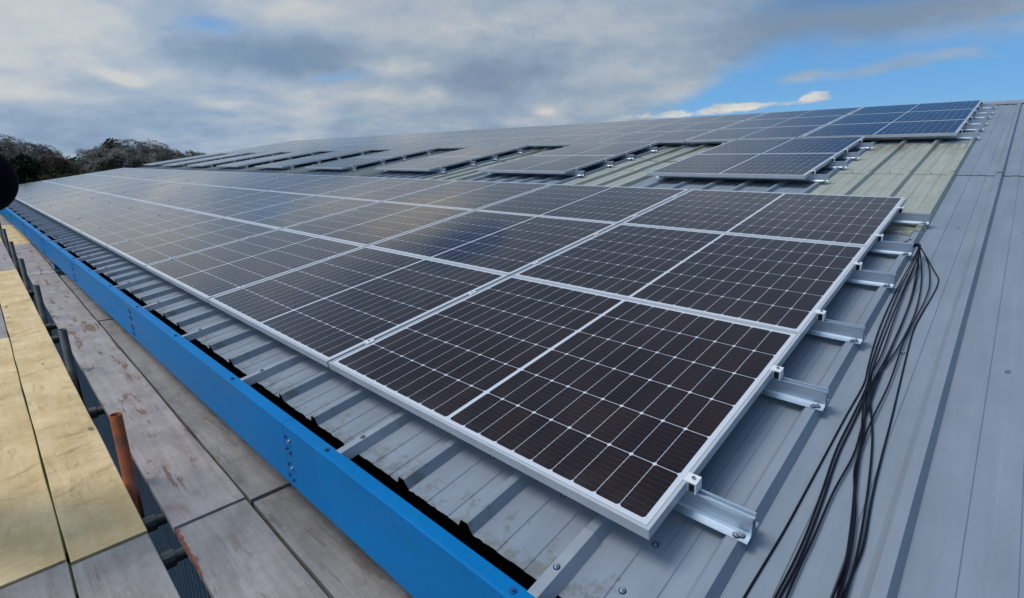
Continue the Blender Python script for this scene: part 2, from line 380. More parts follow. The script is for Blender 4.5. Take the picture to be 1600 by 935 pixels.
MT = dict(
    roof=roof_steel(), grp=rooflight_grp(), glass=pv_glass(),
    frame=simple('anodised_frame', (0.50, 0.53, 0.56), .40, .12, .05, 9),
    back=simple('white_backsheet', (0.6, 0.6, 0.6), .6),
    rail=brushed('mill_aluminium', (0.56, 0.64, 0.72)),
    clamp=simple('clamp_aluminium', (0.82, 0.83, 0.84), .45, .1, .05, 30),
    steel=simple('zinc_screw', (0.36, 0.42, 0.50), .35, .8, .15, 60),
    rubber=simple('black_rubber', (0.012, 0.012, 0.016), .45, 0, .2, 30),
    cable=simple('black_cable_sheath', (0.007, 0.007, 0.014), .42, 0, .2, 20, .22),
    blue=gutter_paint(),
    bluebolt=simple('blue_painted_bolt', (0.012, 0.10, 0.30), .4, 0, .1, 30),
    inside_shade=simple('gutter_shade_black', (0.006, 0.006, 0.007), .8, 0, .3, 8, .2),
    strap=simple('grey_strap_steel', (0.31, 0.345, 0.385), .45, 0, .10, 8, .45),
    tube=simple('galvanised_scaffold_tube', (0.085, 0.09, 0.088), .6, .3, .35, 9, .5, .15),
    rust=rust_tube(),
    wall=simple('blue_grey_cladding', (0.085, 0.12, 0.165), .5, 0, .15, 2),
    grey_board=board_wood('weathered_grey_board', (0.285, 0.258, 0.238), (0.385, 0.355, 0.33), (0.19, 0.145, 0.11), .45, .6, scrape=.45),
    pink_board=board_wood('scraped_pinkish_board', (0.325, 0.28, 0.258), (0.435, 0.385, 0.358), (0.205, 0.115, 0.07), .5, .45, scrape=.85),
    dark_board=board_wood('damp_dark_board', (0.235, 0.215, 0.20), (0.335, 0.31, 0.29), (0.14, 0.105, 0.08), .5, .75, scrape=.45),
    new_board=board_wood('pale_yellow_board', (0.71, 0.495, 0.225), (0.80, 0.605, 0.335), (0.30, 0.18, 0.06), .70, .10, .75, (6.5, 2.0, 3), .25),
    red=simple('red_paint', (0.30, 0.062, 0.045), .6, 0, .4, 40),
    black=simple('black_fabric', (0.006, 0.005, 0.010), .9, 0, .25, 60, .1),
    skin=simple('skin', (0.45, 0.26, 0.19), .5),
    boot=simple('brown_boot_leather', (0.05, 0.03, 0.02), .6),
    bark=simple('tree_bark', (0.085, 0.075, 0.065), .9, 0, .3, 2, .1),
    twig=simple('bare_twigs', (0.22, 0.20, 0.17), .9, 0, .3, 1, .1),
    twigb=simple('brown_twigs', (0.17, 0.125, 0.085), .9, 0, .3, 1, .1),
    leaf=leafm('dark_evergreen_leaf', (0.026, 0.038, 0.018), (0.062, 0.078, 0.036)),
    leafb=leafm('brown_hedge_leaf', (0.050, 0.036, 0.020), (0.11, 0.072, 0.038)),
    leafg=leafm('hedge_green_leaf', (0.028, 0.046, 0.018), (0.065, 0.092, 0.034)),
)
def grass():
    m, t, b = mat('field_grass'); co = objco(t)
    n = t.noise(co, .04, 6, .6); n2 = t.noise(co, .9, 5, .6)
    col = t.mix(t.ss(n, .35, .65), (0.020, 0.038, 0.013), (0.042, 0.058, 0.020))
    k = t.ss(n2, .25, .75, .75, 1.2)
    t.put(b.inputs['Base Color'], t.vm('MULTIPLY', col, t.comb(k, k, k))); b.inputs['Roughness'].default_value = .95
    b.inputs['Specular IOR Level'].default_value = .1
    return m
MT['grass'] = grass()

# ------------------------------------------------------------------ ground
GZ = -6.2
g = MB(); n = 40
for i in range(n + 1):
    for j in range(n + 1):
        x = -3000 + 6000 * i / n; y = -3000 + 6000 * j / n
        g.v.append((x, y, 0 if math.hypot(x, y) < 400 else mnoise.noise(Vector((x, y, 0)) / 700) * 9 - 2))
for i in range(n):
    for j in range(n):
        a = i * (n + 1) + j; g.f.append([a, a + n + 1, a + n + 2, a + 1]); g.mi.append(0)
tag(g.build('ground', MT['grass'], loc=(0, 0, GZ)), 'dark green field beyond the roof', None, None, 'structure')

# ------------------------------------------------------------------ the building: roof in its own sloping frame (x along the eave to the right, y up the slope, z off the slope)
TH = R(9.847)
def P(u, v, h=0.0):        # u runs along the eave away from the camera
    return Vector((-u, v * math.cos(TH) - h * math.sin(TH), v * math.sin(TH) + h * math.cos(TH)))
PITCH, RIB0 = .338, -.152   # rib centres at u = RIB0 + k * PITCH
HT, HP = -.100, -.135       # rib top and pan
ROWV = [0.0, W + .004, 2 * (W + .004)]
MIDV = 4.83; TOPV = 7.625
VEAVE, VLAP, VR0, VR1, VRIDGE = -.225, 5.62, 3.46, 7.60, 12.12
K0, K1 = -18, 81            # ribs of the first and the last sheet
bld = tag(obj('warehouse_building', None, None), 'long warehouse with grey ribbed steel roof, pale rooflights and blue eave gutter', 'building')
slope = R(0)

def profile(x0=0.0, nrib=3):
    """cross-section of one sheet to the right of x0 = centre of its first rib (u direction), as (u, z)"""
    pts = []
    for k in range(nrib):
        c = x0 + k * PITCH
        pts += [(c - .0345, HP), (c - .0155, HT), (c + .0155, HT), (c + .0345, HP)]
        for a, bq in ((.087, .143), (.197, .252)):
            pts += [(c + a, HP), (c + a + .0035, HP + .0032), (c + bq - .0035, HP + .0032), (c + bq, HP)]
    c = x0 + nrib * PITCH
    pts += [(c - .0345 - .0006, HP)]
    return pts
def sheet(v0, v1, ragged=False, seed=0, dz=0.0):
    rng = random.Random(seed)
    pr = profile()
    ys = [v0, v0 + .03] + [v0 + (v1 - v0) * q for q in (.15, .4, .7, 1.0)]
    fine = []
    for i in range(len(pr) - 1):
        (a, b_), (c, d_) = pr[i], pr[i + 1]
        n = 4 if ragged and abs(c - a) > .03 else 1
        for k in range(n): fine.append((a + (c - a) * k / n, b_ + (d_ - b_) * k / n))
    fine.append(pr[-1])
    mb = MB(); n = len(fine)
    for r_, yy in enumerate(ys):
        for (uu, zz) in fine:
            y2 = yy
            if r_ == 0 and ragged: y2 += mnoise.noise(Vector((uu * 14, seed * 3.3, 0))) * .0045 + (.004 if zz < HP + .001 and rng.random() < .08 else 0)
            mb.v.append((-uu, y2, zz + dz))
    for r_ in range(len(ys) - 1):
        for i in range(n - 1):
            mb.f.append([r_ * n + i, (r_ + 1) * n + i, (r_ + 1) * n + i + 1, r_ * n + i + 1]); mb.mi.append(0)
    return mb
def link_sheet(name, me, u0):
    o = obj(name, me, roof)
    o.location = (-u0, 0, 0)
    s = o.modifiers.new('gauge', 'SOLIDIFY'); s.thickness = .0016; s.offset = -1
    return o
roof = obj('roof', None, bld, (0, 0, 0), (TH, 0, 0))
low_me = [sheet(VEAVE, VLAP + .10, True, s).mesh('roof_sheet', MT['roof']) for s in range(4)]
lowcut_me = [sheet(VEAVE, VR0 + .12, True, 10 + s).mesh('roof_sheet', MT['roof']) for s in range(3)]
up_me = sheet(VLAP, VRIDGE, False, 0, .0070).mesh('roof_sheet', MT['roof'])
upcut_me = sheet(VR1, VRIDGE, False, 0, .0125).mesh('roof_sheet', MT['roof'])
rl_lo_me = sheet(VR0, VLAP + .10, False, 0, .0042).mesh('rooflight_sheet', MT['grp'])
rl_up_me = sheet(VLAP, VR1 + .12, False, 0, .0084).mesh('rooflight_sheet', MT['grp'])
i = 0
for k in range(K0, K1, 3):
    u0 = RIB0 + k * PITCH
    if k % 9 == 0 and k >= 0:
        link_sheet('roof_sheet', lowcut_me[i % 3], u0)
        link_sheet('rooflight_sheet', rl_lo_me, u0); link_sheet('rooflight_sheet', rl_up_me, u0)
        link_sheet('roof_sheet', upcut_me, u0)
    else:
        link_sheet('roof_sheet', low_me[i % 4], u0); link_sheet('roof_sheet', up_me, u0)
    i += 1
UEND = RIB0 + K1 * PITCH + .05; USTART = RIB0 + K0 * PITCH
# ridge cap: folded flashing over both slopes
rc = MB()
cy_, sy_ = math.cos(TH), math.sin(TH)
yr = VRIDGE * cy_; zr = VRIDGE * sy_
def wedge(x0, x1, prof):
    n_ = len(prof)
    mb = MB(); mb.v = [(x0, y, z) for y, z in prof] + [(x1, y, z) for y, z in prof]
    mb.f = [[j, j + 1, n_ + j + 1, n_ + j] for j in range(n_ - 1)]; mb.mi = [0] * (n_ - 1)
    return mb
zt = -.085
pA = P(0, VRIDGE - .20, zt); pB = P(0, VRIDGE + .02, zt + .01)
o = wedge(-UEND, -USTART, [(pA.y - .004, pA.z - .03), (pA.y, pA.z), (pB.y, pB.z), (2 * pB.y - pA.y, pA.z), (2 * pB.y - pA.y + .004, pA.z - .03)]).build('ridge_cap', MT['strap'], bld)
s = o.modifiers.new('gauge', 'SOLIDIFY'); s.thickness = .002; s.offset = -1
# far slope beyond the ridge
bs = MB(); pr = []
for k in range(K0, K1): pr += [q for q in profile(RIB0 + k * PITCH, 1)][:4]
yB = 2 * pB.y + .22
for (uu, zz) in pr: bs.v.append((-uu, pB.y + .0, pB.z - .03 + (zz - HT)))
for (uu, zz) in pr: bs.v.append((-uu, yB, pB.z - .03 - (yB - pB.y) * math.tan(TH) + (zz - HT)))
n = len(pr)
for j in range(n - 1): bs.f.append([j, n + j, n + j + 1, j + 1]); bs.mi.append(0)
bs.build('far_slope', MT['roof'], bld)
# walls
YW = .06
def clad_wall(x0, x1, y, z0, z1):
    mb = MB(); st = .20; n_ = int(abs(x1 - x0) / st); pts = []
    for k in range(n_):
        a = x0 + (x1 - x0) * k / n_; q = (x1 - x0) / n_
        pts += [(a, y), (a + q * .55, y), (a + q * .65, y - .03), (a + q * .9, y - .03)]
    pts.append((x1, y))
    for z in (z0, z1): mb.v += [(a, b_, z) for a, b_ in pts]
    m_ = len(pts)
    mb.f = [[j, j + 1, m_ + j + 1, m_ + j] for j in range(m_ - 1)]; mb.mi = [0] * (m_ - 1)
    return mb
clad_wall(-UEND, -USTART, YW, GZ, -.30).build('eave_wall', MT['wall'], bld)
MB().box(-UEND, -USTART, yB - .3, yB - .2, GZ, -.2).build('rear_wall', MT['wall'], bld)
for nm, xx in (('gable_wall', -UEND + .04), ('gable_wall', -USTART - .04)):
    mb = MB()
    pa = P(0, VEAVE + .1, HP - .04); pb = P(0, VRIDGE, HP - .04)
    q = [(YW + .02, GZ), (YW + .02, pa.z), (pb.y, pb.z), (yB - .32, pa.z), (yB - .32, GZ)]
    mb.v = [(xx - .03, y, z) for y, z in q] + [(xx + .03, y, z) for y, z in q]
    mb.f = [[0, 1, 2, 3, 4], [9, 8, 7, 6, 5]] + [[j, (j + 1) % 5, 5 + (j + 1) % 5, 5 + j] for j in range(5)]; mb.mi = [0] * 7
    mb.build(nm, MT['wall'], bld)

# gutter: blue folded sections, bolted end to end, inside blackened for deep shade
YI, YO, ZF, ZB = -.2625, -.3115, -.150, -.452
joints = [3.0, .0, -1.60, -4.50, -7.35, -10.2, -13.1, -16.0, -18.9, -21.8, -24.7, -UEND]
joints = [4.2, 1.3, -1.60, -4.50, -7.35, -10.2, -13.1, -16.0, -18.9, -21.8, -24.7, -UEND]
def gutter_section(x0, x1, j):
    dz = 0.0
    pr = [(YI, ZF - .022), (YI - .0005, ZF - .002), (YI - .003, ZF), (YO + .004, ZF), (YO, ZF - .004), (YO, ZB + .006), (YO + .006, ZB), (-.02, ZB)]
    mb = wedge(x0, x1, pr)
    o = mb.build('gutter', MT['blue'], bld)
    s = o.modifiers.new('gauge', 'SOLIDIFY'); s.thickness = .004; s.offset = 1
    return o
for j in range(len(joints) - 1):
    a, b_ = joints[j + 1], joints[j]
    gs = gutter_section(a + .0015, b_ - .0015, j)
    # joint bolts in two staggered columns
    if j < len(joints) - 2:
        x = a
        rng = random.Random(j)
        for c_, dx_ in enumerate((.022, .055)):
            for r_ in range(4):
                z = ZF - .055 - r_ * .056 - (.012 if c_ else 0) - (.022 if r_ >= 2 else 0)
                bt = MB().cyl((0, 0, 0), .0105, .0025, (0, -1, 0), 12).cyl((0, -.0025, 0), .0068, .007, (0, -1, 0), 6)
                ob = bt.build('bolt', MT['steel'] if (c_ == 1 and r_ in (0, 2) and j in (1,)) else MT['bluebolt'], gs, (x + dx_ + rng.uniform(-.002, .002), YO - .004, z))
ln = MB()  # near-black inner faces, standing in for the deep shade inside the gutter
ln.box(-UEND, -USTART, YO + .006, -.03, ZB + .004, ZB + .012)
ln.box(-UEND, -USTART, -.035, -.02, ZB + .004, -.215)
ln.box(-UEND, -USTART, YO + .005, YO + .009, ZB + .012, ZF - .008)
ln.build('gutter_inside_shade', MT['inside_shade'], bld)
# grey straps: continue every third rib down to the gutter lip
st = MB()
def trap(v0, v1, e=.0015):
    pr = [(-.0345 - e, HP + .001), (-.0155 - e, HT + e), (.0155 + e, HT + e), (.0345 + e, HP + .001)]
    z0 = 0.0
    mb = MB(); mb.v = [(-a, v0, z) for a, z in pr] + [(-a, v1, z) for a, z in pr]
    mb.f = [[0, 4, 5, 1], [1, 5, 6, 2], [2, 6, 7, 3], [0, 1, 2, 3]]; mb.mi = [0] * 4
    return mb
strap_me = trap(-.287, -.02).mesh('gutter_strap', MT['strap'])
screw = MB().cyl((0, 0, 0), .0105, .002, n=14, mi=1).cyl((0, 0, .002), .0085, .0025, n=14, r2=.0075).cyl((0, 0, .0045), .0048, .0055, n=6)
screw_me = screw.mesh('screw', [MT['steel'], MT['rubber']])
rivet_me = MB().cyl((0, 0, 0), .011, .003, n=12).cyl((0, 0, .003), .0065, .006, n=6).mesh('rivet', MT['bluebolt'])
kk = -8
nscrew = 0
while RIB0 + kk * PITCH < UEND - .3:
    u = RIB0 + kk * PITCH
    so = obj('gutter_strap', strap_me, roof, (-u, 0, 0))
    if u < 12:
        obj('screw', screw_me, so, (0, -.175 if kk > 1 else -.18, HT + .0015))
        q = bpy.data.objects.new('rivet', rivet_me); C.objects.link(q); q.parent = bld
        q.location = (-u - .045, (YI + YO) / 2 - .004, ZF + .004)
    kk += 3
# roof screws in the pans
def pan_screw(u, v, up=0.0):
    o = obj('screw', screw_me, roof, (-u, v, HP + .0005 + up))
for k in range(0, 9):
    pan_screw(RIB0 + (k + .5) * PITCH + .005, .075)
pan_screw(.02, -.11)
for k in range(-9, 0, 1):
    pan_screw(RIB0 + (k + .43) * PITCH, 1.62 if k % 2 else 1.64)
    pan_screw(RIB0 + (k + .40) * PITCH, 3.74)
    pan_screw(RIB0 + (k + .43) * PITCH, VLAP + .05, .0045)
    pan_screw(RIB0 + (k + .43) * PITCH, 7.9, .0045)
    pan_screw(RIB0 + (k + .43) * PITCH, 10.1, .0045)
for k in range(0, 3):
    pan_screw(RIB0 + (k + .5) * PITCH, VLAP + .06, .0085)
for k in range(9, 12):
    pan_screw(RIB0 + (k + .5) * PITCH, VLAP + .06, .0085)

# ------------------------------------------------------------------ solar panels
fr = MB()
lip = .011; dd = FH_
for (x0, x1, y0, y1) in ((-L, 0, 0, lip), (-L, 0, W - lip, W), (-L, -L + lip, lip, W - lip), (-lip, 0, lip, W - lip)):
    fr.box(x0, x1, y0, y1, 0, dd)
frame_me = fr.mesh('frame', MT['frame'])
gm = MB().add([(-L + lip, lip, dd - .0012), (-lip, lip, dd - .0012), (-lip, W - lip, dd - .0012), (-L + lip, W - lip, dd - .0012)], [(0, 1, 2, 3)])
gm.add([(-L + lip, lip, dd - .006), (-lip, lip, dd - .006), (-lip, W - lip, dd - .006), (-L + lip, W - lip, dd - .006)], [(3, 2, 1, 0)], 1)
for (a, b_) in ((0, 1), (1, 2), (2, 3), (3, 0)): gm.f.append([a, b_, b_ + 4, a + 4]); gm.mi.append(1)
glass_me = gm.mesh('cell_sheet', [MT['glass'], MT['back']])
proto = None
prng = random.Random(5)
def panel(u, v, label, group):
    global proto
    if proto is None:
        o = thing('solar_module', label, 'solar panel', group=group)
        obj('frame', frame_me, o); obj('cell_sheet', glass_me, o)
        proto = o
    else:
        o = copy_tree(proto)
    o.location = P(u, v, -FH_)
    o.rotation_euler = (TH + R(prng.uniform(-.03, .03)), R(prng.uniform(-.03, .03)), R(prng.uniform(-.03, .03)))
    o['label'] = label; o['group'] = group
    return o
NC = 15
RN = ['bottom', 'middle', 'top']
for r_ in range(3):
    for c_ in range(NC):
        if r_ == 0 and c_ == 0: lab = 'nearest dark solar panel at the right corner of the bottom row above the blue gutter'
        elif c_ == 0: lab = 'solar panel at the right end of the %s row of the long lower array' % RN[r_]
        elif c_ == NC - 1: lab = 'solar panel at the far left end of the %s row of the lower array' % RN[r_]
        else: lab = 'solar panel in the %s row of the lower array, %s from its right end' % (RN[r_], nth(c_ + 1))
        panel(c_ * (L + GAP), ROWV[r_], lab, 'panels of the long lower array')
NG = 9; GU0 = .935; GUP = 3.028
for gi in range(NG):
    u = GU0 + gi * GUP
    which = 'nearest' if gi == 0 else ('farthest' if gi == NG - 1 else nth(gi + 1) + ' nearest')
    for r_ in range(2):
        panel(u, MIDV + r_ * (W + .004), '%s solar panel of the %s raised pair between pale rooflights' % (('lower', 'upper')[r_], which), 'paired panels between the rooflights')
for r_ in range(3):
    for c_ in range(NC):
        if c_ == 0: lab = 'solar panel at the right end of the %s row of the array under the ridge' % RN[r_]
        elif c_ == NC - 1: lab = 'solar panel at the far left end of the %s row under the ridge' % RN[r_]
        else: lab = 'solar panel in the %s row under the ridge, %s from its right end' % (RN[r_], nth(c_ + 1))
        panel(-.005 + c_ * (L + GAP), TOPV + r_ * (W + .004), lab, 'panels of the array under the ridge')

# ------------------------------------------------------------------ rails with clamps (rail frame: x along the eave, y up slope, z off slope; z = 0 on the rib tops)
RH = -HT - FH_ - .0005
def rail_mesh(length):
    h = RH
    pr = [(-.050, .0015), (-.022, .0030), (-.0165, .010), (-.0145, h - .012), (-.0155, h), (-.0075, h), (-.0060, h - .011), (.0060, h - .011), (.0075, h), (.0155, h), (.0145, h - .012), (.0165, .010), (.022, .0030), (.044, .0015)]
    mb = MB(); n_ = len(pr)
    t_ = .0022
    vs = []
    for x in (0.0, -length):
        vs += [(x, y, z) for y, z in pr]
    # outer skin and inner skin offset, giving a real wall thickness at the cut end
    off = []
    for j, (y, z) in enumerate(pr):
        a = Vector(pr[max(j - 1, 0)]); b_ = Vector(pr[min(j + 1, n_ - 1)]); tn = (b_ - a).normalized(); nn = Vector((tn.y, -tn.x))
        off.append((y + nn.x * t_, z + nn.y * t_))
    for x in (0.0, -length): vs += [(x, y, max(z, -.0004)) for y, z in off]
    f = []
    for j in range(n_ - 1):
        f.append([j, j + 1, n_ + j + 1, n_ + j])
        f.append([2 * n_ + j + 1, 2 * n_ + j, 3 * n_ + j, 3 * n_ + j + 1])
        f.append([j + 1, j, 2 * n_ + j, 2 * n_ + j + 1]); f.append([n_ + j, n_ + j + 1, 3 * n_ + j + 1, 3 * n_ + j])
    mb.add(vs, f)
    return mb.mesh('rail_beam', MT['rail'])
def end_clamp_mesh():
    m_ = MB(); zt = RH + FH_
    m_.box(-.010, .030, -.020, .020, zt + .0008, zt + .005)          # lip over the frame and head
    m_.box(.0255, .030, -.020, .020, RH + .001, zt + .0008)          # outer leg
    m_.box(.0015, .0045, -.020, .020, RH + .004, zt + .0006)          # inner leg against the frame
    m_.box(.0015, .024, -.011, .011, RH + .002, zt - .006, 1)
    return m_.mesh('clamp', [MT['clamp'], MT['rubber']])
def mid_clamp_mesh():
    m_ = MB(); zt = RH + FH_; gx = GAP / 2
    m_.box(gx + .0, gx + .0085, -.024, .024, zt + .0008, zt + .0062)
    m_.box(-gx - .0085, -gx, -.024, .024, zt + .0008, zt + .0062)
    m_.box(gx - .003, gx - .0004, -.024, .024, zt - .010, zt + .0062)
    m_.box(-gx + .0004, -gx + .003, -.024, .024, zt - .010, zt + .0062)
    m_.box(-gx + .003, gx - .003, -.024, .024, zt - .002, zt + .0045)
    return m_.mesh('clamp', MT['clamp'])
endc_me, midc_me = end_clamp_mesh(), mid_clamp_mesh()
cb_me = MB().cyl((0, 0, 0), .0062, .006, n=6).cyl((0, 0, .006), .003, .0004, n=6, mi=1).mesh('bolt', [MT['steel'], MT['rubber']])
rail_meshes = {}
def rail(u0, length, v, right_u, ncol, label, group, screws=True, rs=1):
    if length not in rail_meshes: rail_meshes[length] = rail_mesh(length)
    o = thing('mounting_rail', label, 'mounting rail', P(u0, v, HT + .0003), (TH, 0, 0), group)
    beam = obj('rail_beam', rail_meshes[length], o)
    x0 = -(right_u - u0)                         # x of the array's right edge
    c_ = obj('clamp', endc_me, o, (x0, 0, 0)); obj('bolt', cb_me, c_, (.0135, 0, RH + FH_ + .005))
    for j in range(1, ncol):
        c_ = obj('clamp', midc_me, o, (x0 - j * (L + GAP) + GAP / 2, 0, 0)); obj('bolt', cb_me, c_, (0, 0, RH + FH_ + .0045))
    c_ = obj('clamp', endc_me, o, (x0 - ncol * (L + GAP) + GAP, 0, 0), (0, 0, math.pi)); obj('bolt', cb_me, c_, (.0135, 0, RH + FH_ + .005))
    if screws:
        for (sx, sy) in ((-.034, -.036), (-.022, -.0285)):
            obj('screw', screw_me, o, (sx, sy, .0030))
    return o
LL = NC * (L + GAP) + .40
rv = [.245, .995]
q = 0
names6 = ['lowest', 'second lowest', 'third lowest', 'third highest', 'second highest', 'topmost']
for r_ in range(3):
    for off in rv:
        rail(-.192, LL, ROWV[r_] + off + (.01 if r_ == 1 else 0), 0.0, NC, '%s silver rail of six jutting from the right edge of the lower array' % names6[q], 'rails under the lower array')
        q += 1
q = 0
for r_ in range(3):
    for off in rv:
        rail(-.21, LL, TOPV + ROWV[r_] + off, -.005, NC, '%s silver rail of six jutting from the right edge of the ridge array' % names6[q], 'rails under the ridge array')
        q += 1
n4 = ['lowest', 'second lowest', 'second highest', 'topmost']
for gi in range(NG):
    u = GU0 + gi * GUP
    which = 'nearest' if gi == 0 else ('farthest' if gi == NG - 1 else nth(gi + 1) + ' nearest')
    q = 0
    for r_ in range(2):
        for off in rv:
            rail(u - .16, L + .15, MIDV + r_ * (W + .004) + off, u, 1, '%s of four short rails under the %s pair of panels' % (n4[q], which), 'short rails under the panel pairs', gi < 2)
            q += 1

# ------------------------------------------------------------------ cables
def surf(u):                     # height of the roof skin at u
    f = ((u - RIB0) / PITCH) % 1.0; d_ = min(f, 1 - f) * PITCH
    if d_ < .0155: return HT
    if d_ < .0345: return HT + (HP - HT) * (d_ - .0155) / .019
    return HP + .003
SMX = Matrix.Rotation(-TH, 3, 'X')
def pick(px, py, h):             # survey pixel -> roof frame (u, v) at height h
    r_ = SMX @ ray(px, py); o_ = SMX @ CAM
    t_ = (h - o_.z) / r_.z; p_ = o_ + r_ * t_
    return -p_.x, p_.y
def smooth(pts, n=6):
    out_ = []
    for i_ in range(len(pts) - 1):
        p0, p1, p2, p3 = (Vector(pts[max(0, min(len(pts) - 1, i_ + k_))]) for k_ in (-1, 0, 1, 2))
        for k_ in range(n):
            t_ = k_ / n
            out_.append(.5 * ((2 * p1) + (p2 - p0) * t_ + (2 * p0 - 5 * p1 + 4 * p2 - p3) * t_ ** 2 + (3 * p1 - p0 - 3 * p2 + p3) * t_ ** 3))
    out_.append(Vector(pts[-1])); return out_
CR = .0033
CAB = [
 ('black cable that swings farthest left out of the frame below the nearest rail', [(1405,445),(1375,510),(1357,570),(1350,600),(1322,650),(1290,710),(1262,762),(1228,825),(1200,872),(1166,928)], 0),
 ('black cable of the bundle second from left where it leaves the picture', [(1409,446),(1382,510),(1361,570),(1354,605),(1328,660),(1306,705),(1284,770),(1262,830),(1240,880),(1213,932)], 1),
 ('black cable of the bundle lying against the second leftmost cable', [(1413,450),(1387,512),(1364,575),(1358,605),(1334,660),(1310,710),(1288,775),(1266,834),(1245,884),(1219,932)], 0),
 ('black cable of the bundle third group from left, splaying at the bottom edge', [(1425,462),(1399,530),(1374,590),(1349,660),(1334,712),(1302,770),(1272,840),(1252,882),(1230,932)], 1),
 ('black cable of the loop bowing widest to the right below the rail end', [(1462,428),(1465,446),(1442,488),(1426,520),(1406,600),(1393,655),(1376,720),(1362,780),(1350,850),(1335,890),(1318,930)], 0),
 ('black cable of the right strand, crossing under the wide loop', [(1450,412),(1452,450),(1436,490),(1414,530),(1390,600),(1366,650),(1346,700),(1337,760),(1333,820),(1324,872),(1303,930)], 2),
 ('thin black cable straight down the middle of the bundle', [(1432,440),(1412,500),(1385,560),(1357,612),(1348,690),(1337,740),(1332,800),(1323,870),(1309,930)], 1),
 ('black cable of the right strand nearest the pale roof rib', [(1440,435),(1430,490),(1400,550),(1362,605),(1363,680),(1359,740),(1351,800),(1339,868),(1322,930)], 1),
 ('short-looped black cable hidden inside the upper bundle', [(1420,440),(1397,500),(1376,560),(1352,608),(1344,700),(1334,740),(1336,800),(1328,868),(1314,930)], 2),
]
for ci, (lab, px, lev) in enumerate(CAB):
    rng = random.Random(ci)
    v5 = ROWV[2] + rv[0]
    path = [(.35, v5 + .07 + ci * .004, HP + .010 + .004 * lev), (.05, v5 + .055 + ci * .003, HP + .014 + .005 * lev), (-.12, v5 + .045, HT + .010 + .004 * (ci % 4)),
            (-.192, v5 + .032 + .004 * (ci % 3), HT + .050 - .005 * (ci % 5)), (-.222 - .004 * (ci % 3), v5 + .005, HT + .046 - .006 * (ci % 4))]
    for (x, y) in px:
        u, v = pick(x, y, HP + .006); path.append((u, v, None))
    u, v = path[-1][0], path[-1][1]; pu, pv = path[-2][0], path[-2][1]
    for s_ in (1, 2, 3):
        path.append((u + (u - pu) * .7 * s_ / (1 + .3 * s_), max(v + (v - pv) * .8 * s_, -.18), None))
    pts = []
    for k_, (u, v, h) in enumerate(path):
        pts.append((-u, v, h if h is not None else surf(u)))
    sm = smooth(pts, 7); fin = []
    for p_ in sm:
        base_ = surf(-p_.x) + CR
        free = p_.y > 2.55
        z_ = max(p_.z, base_) if free else base_
        fin.append(Vector((p_.x, p_.y, z_ + .0045 * lev * (1 if not free else .3))))
    for _ in range(3):
        fin = [fin[0]] + [(fin[a - 1] + fin[a] * 2 + fin[a + 1]) / 4 for a in range(1, len(fin) - 1)] + [fin[-1]]
    fin = [Vector((p_.x, p_.y, max(p_.z, surf(-p_.x) + CR * .9))) for p_ in fin]
    tag(MB().tube(fin, CR, 7).build('solar_cable', MT['cable'], None, (0, 0, 0), (TH, 0, 0), True), lab, 'cable', 'black cables hanging from the fifth rail')
def gap_cable(pts, label):
    fin = smooth([(-u, v, h) for u, v, h in pts], 8)
    tag(MB().tube(fin, .0045, 6).build('solar_cable', MT['cable'], None, (0, 0, 0), (TH, 0, 0), True), label, 'cable', 'loose cables across the rooflights')
gap_cable([(4.2, 6.70, HP + .03), (3.86, 6.57, HP + .04), (3.6, 6.45, HP + .02), (3.4, 6.34, HP + .012), (3.03, 6.22, HP + .03), (2.8, 6.25, HP + .04)], 'loose black cable crossing the rooflight between the nearest two panel pairs')
gap_cable([(7.2, 6.45, HP + .03), (6.91, 6.36, HP + .035), (6.6, 6.27, HP + .012), (6.2, 6.22, HP + .03), (5.8, 6.25, HP + .035)], 'loose black cable crossing the rooflight behind the second nearest panel pair')
gap_cable([(.3, ROWV[2] + .56, HP + .012), (.0, ROWV[2] + .545, HP + .014), (-.10, ROWV[2] + .54, HP + .012), (-.148, ROWV[2] + .53, HT + .006)], 'short black cable lying below the topmost rail of the lower array')

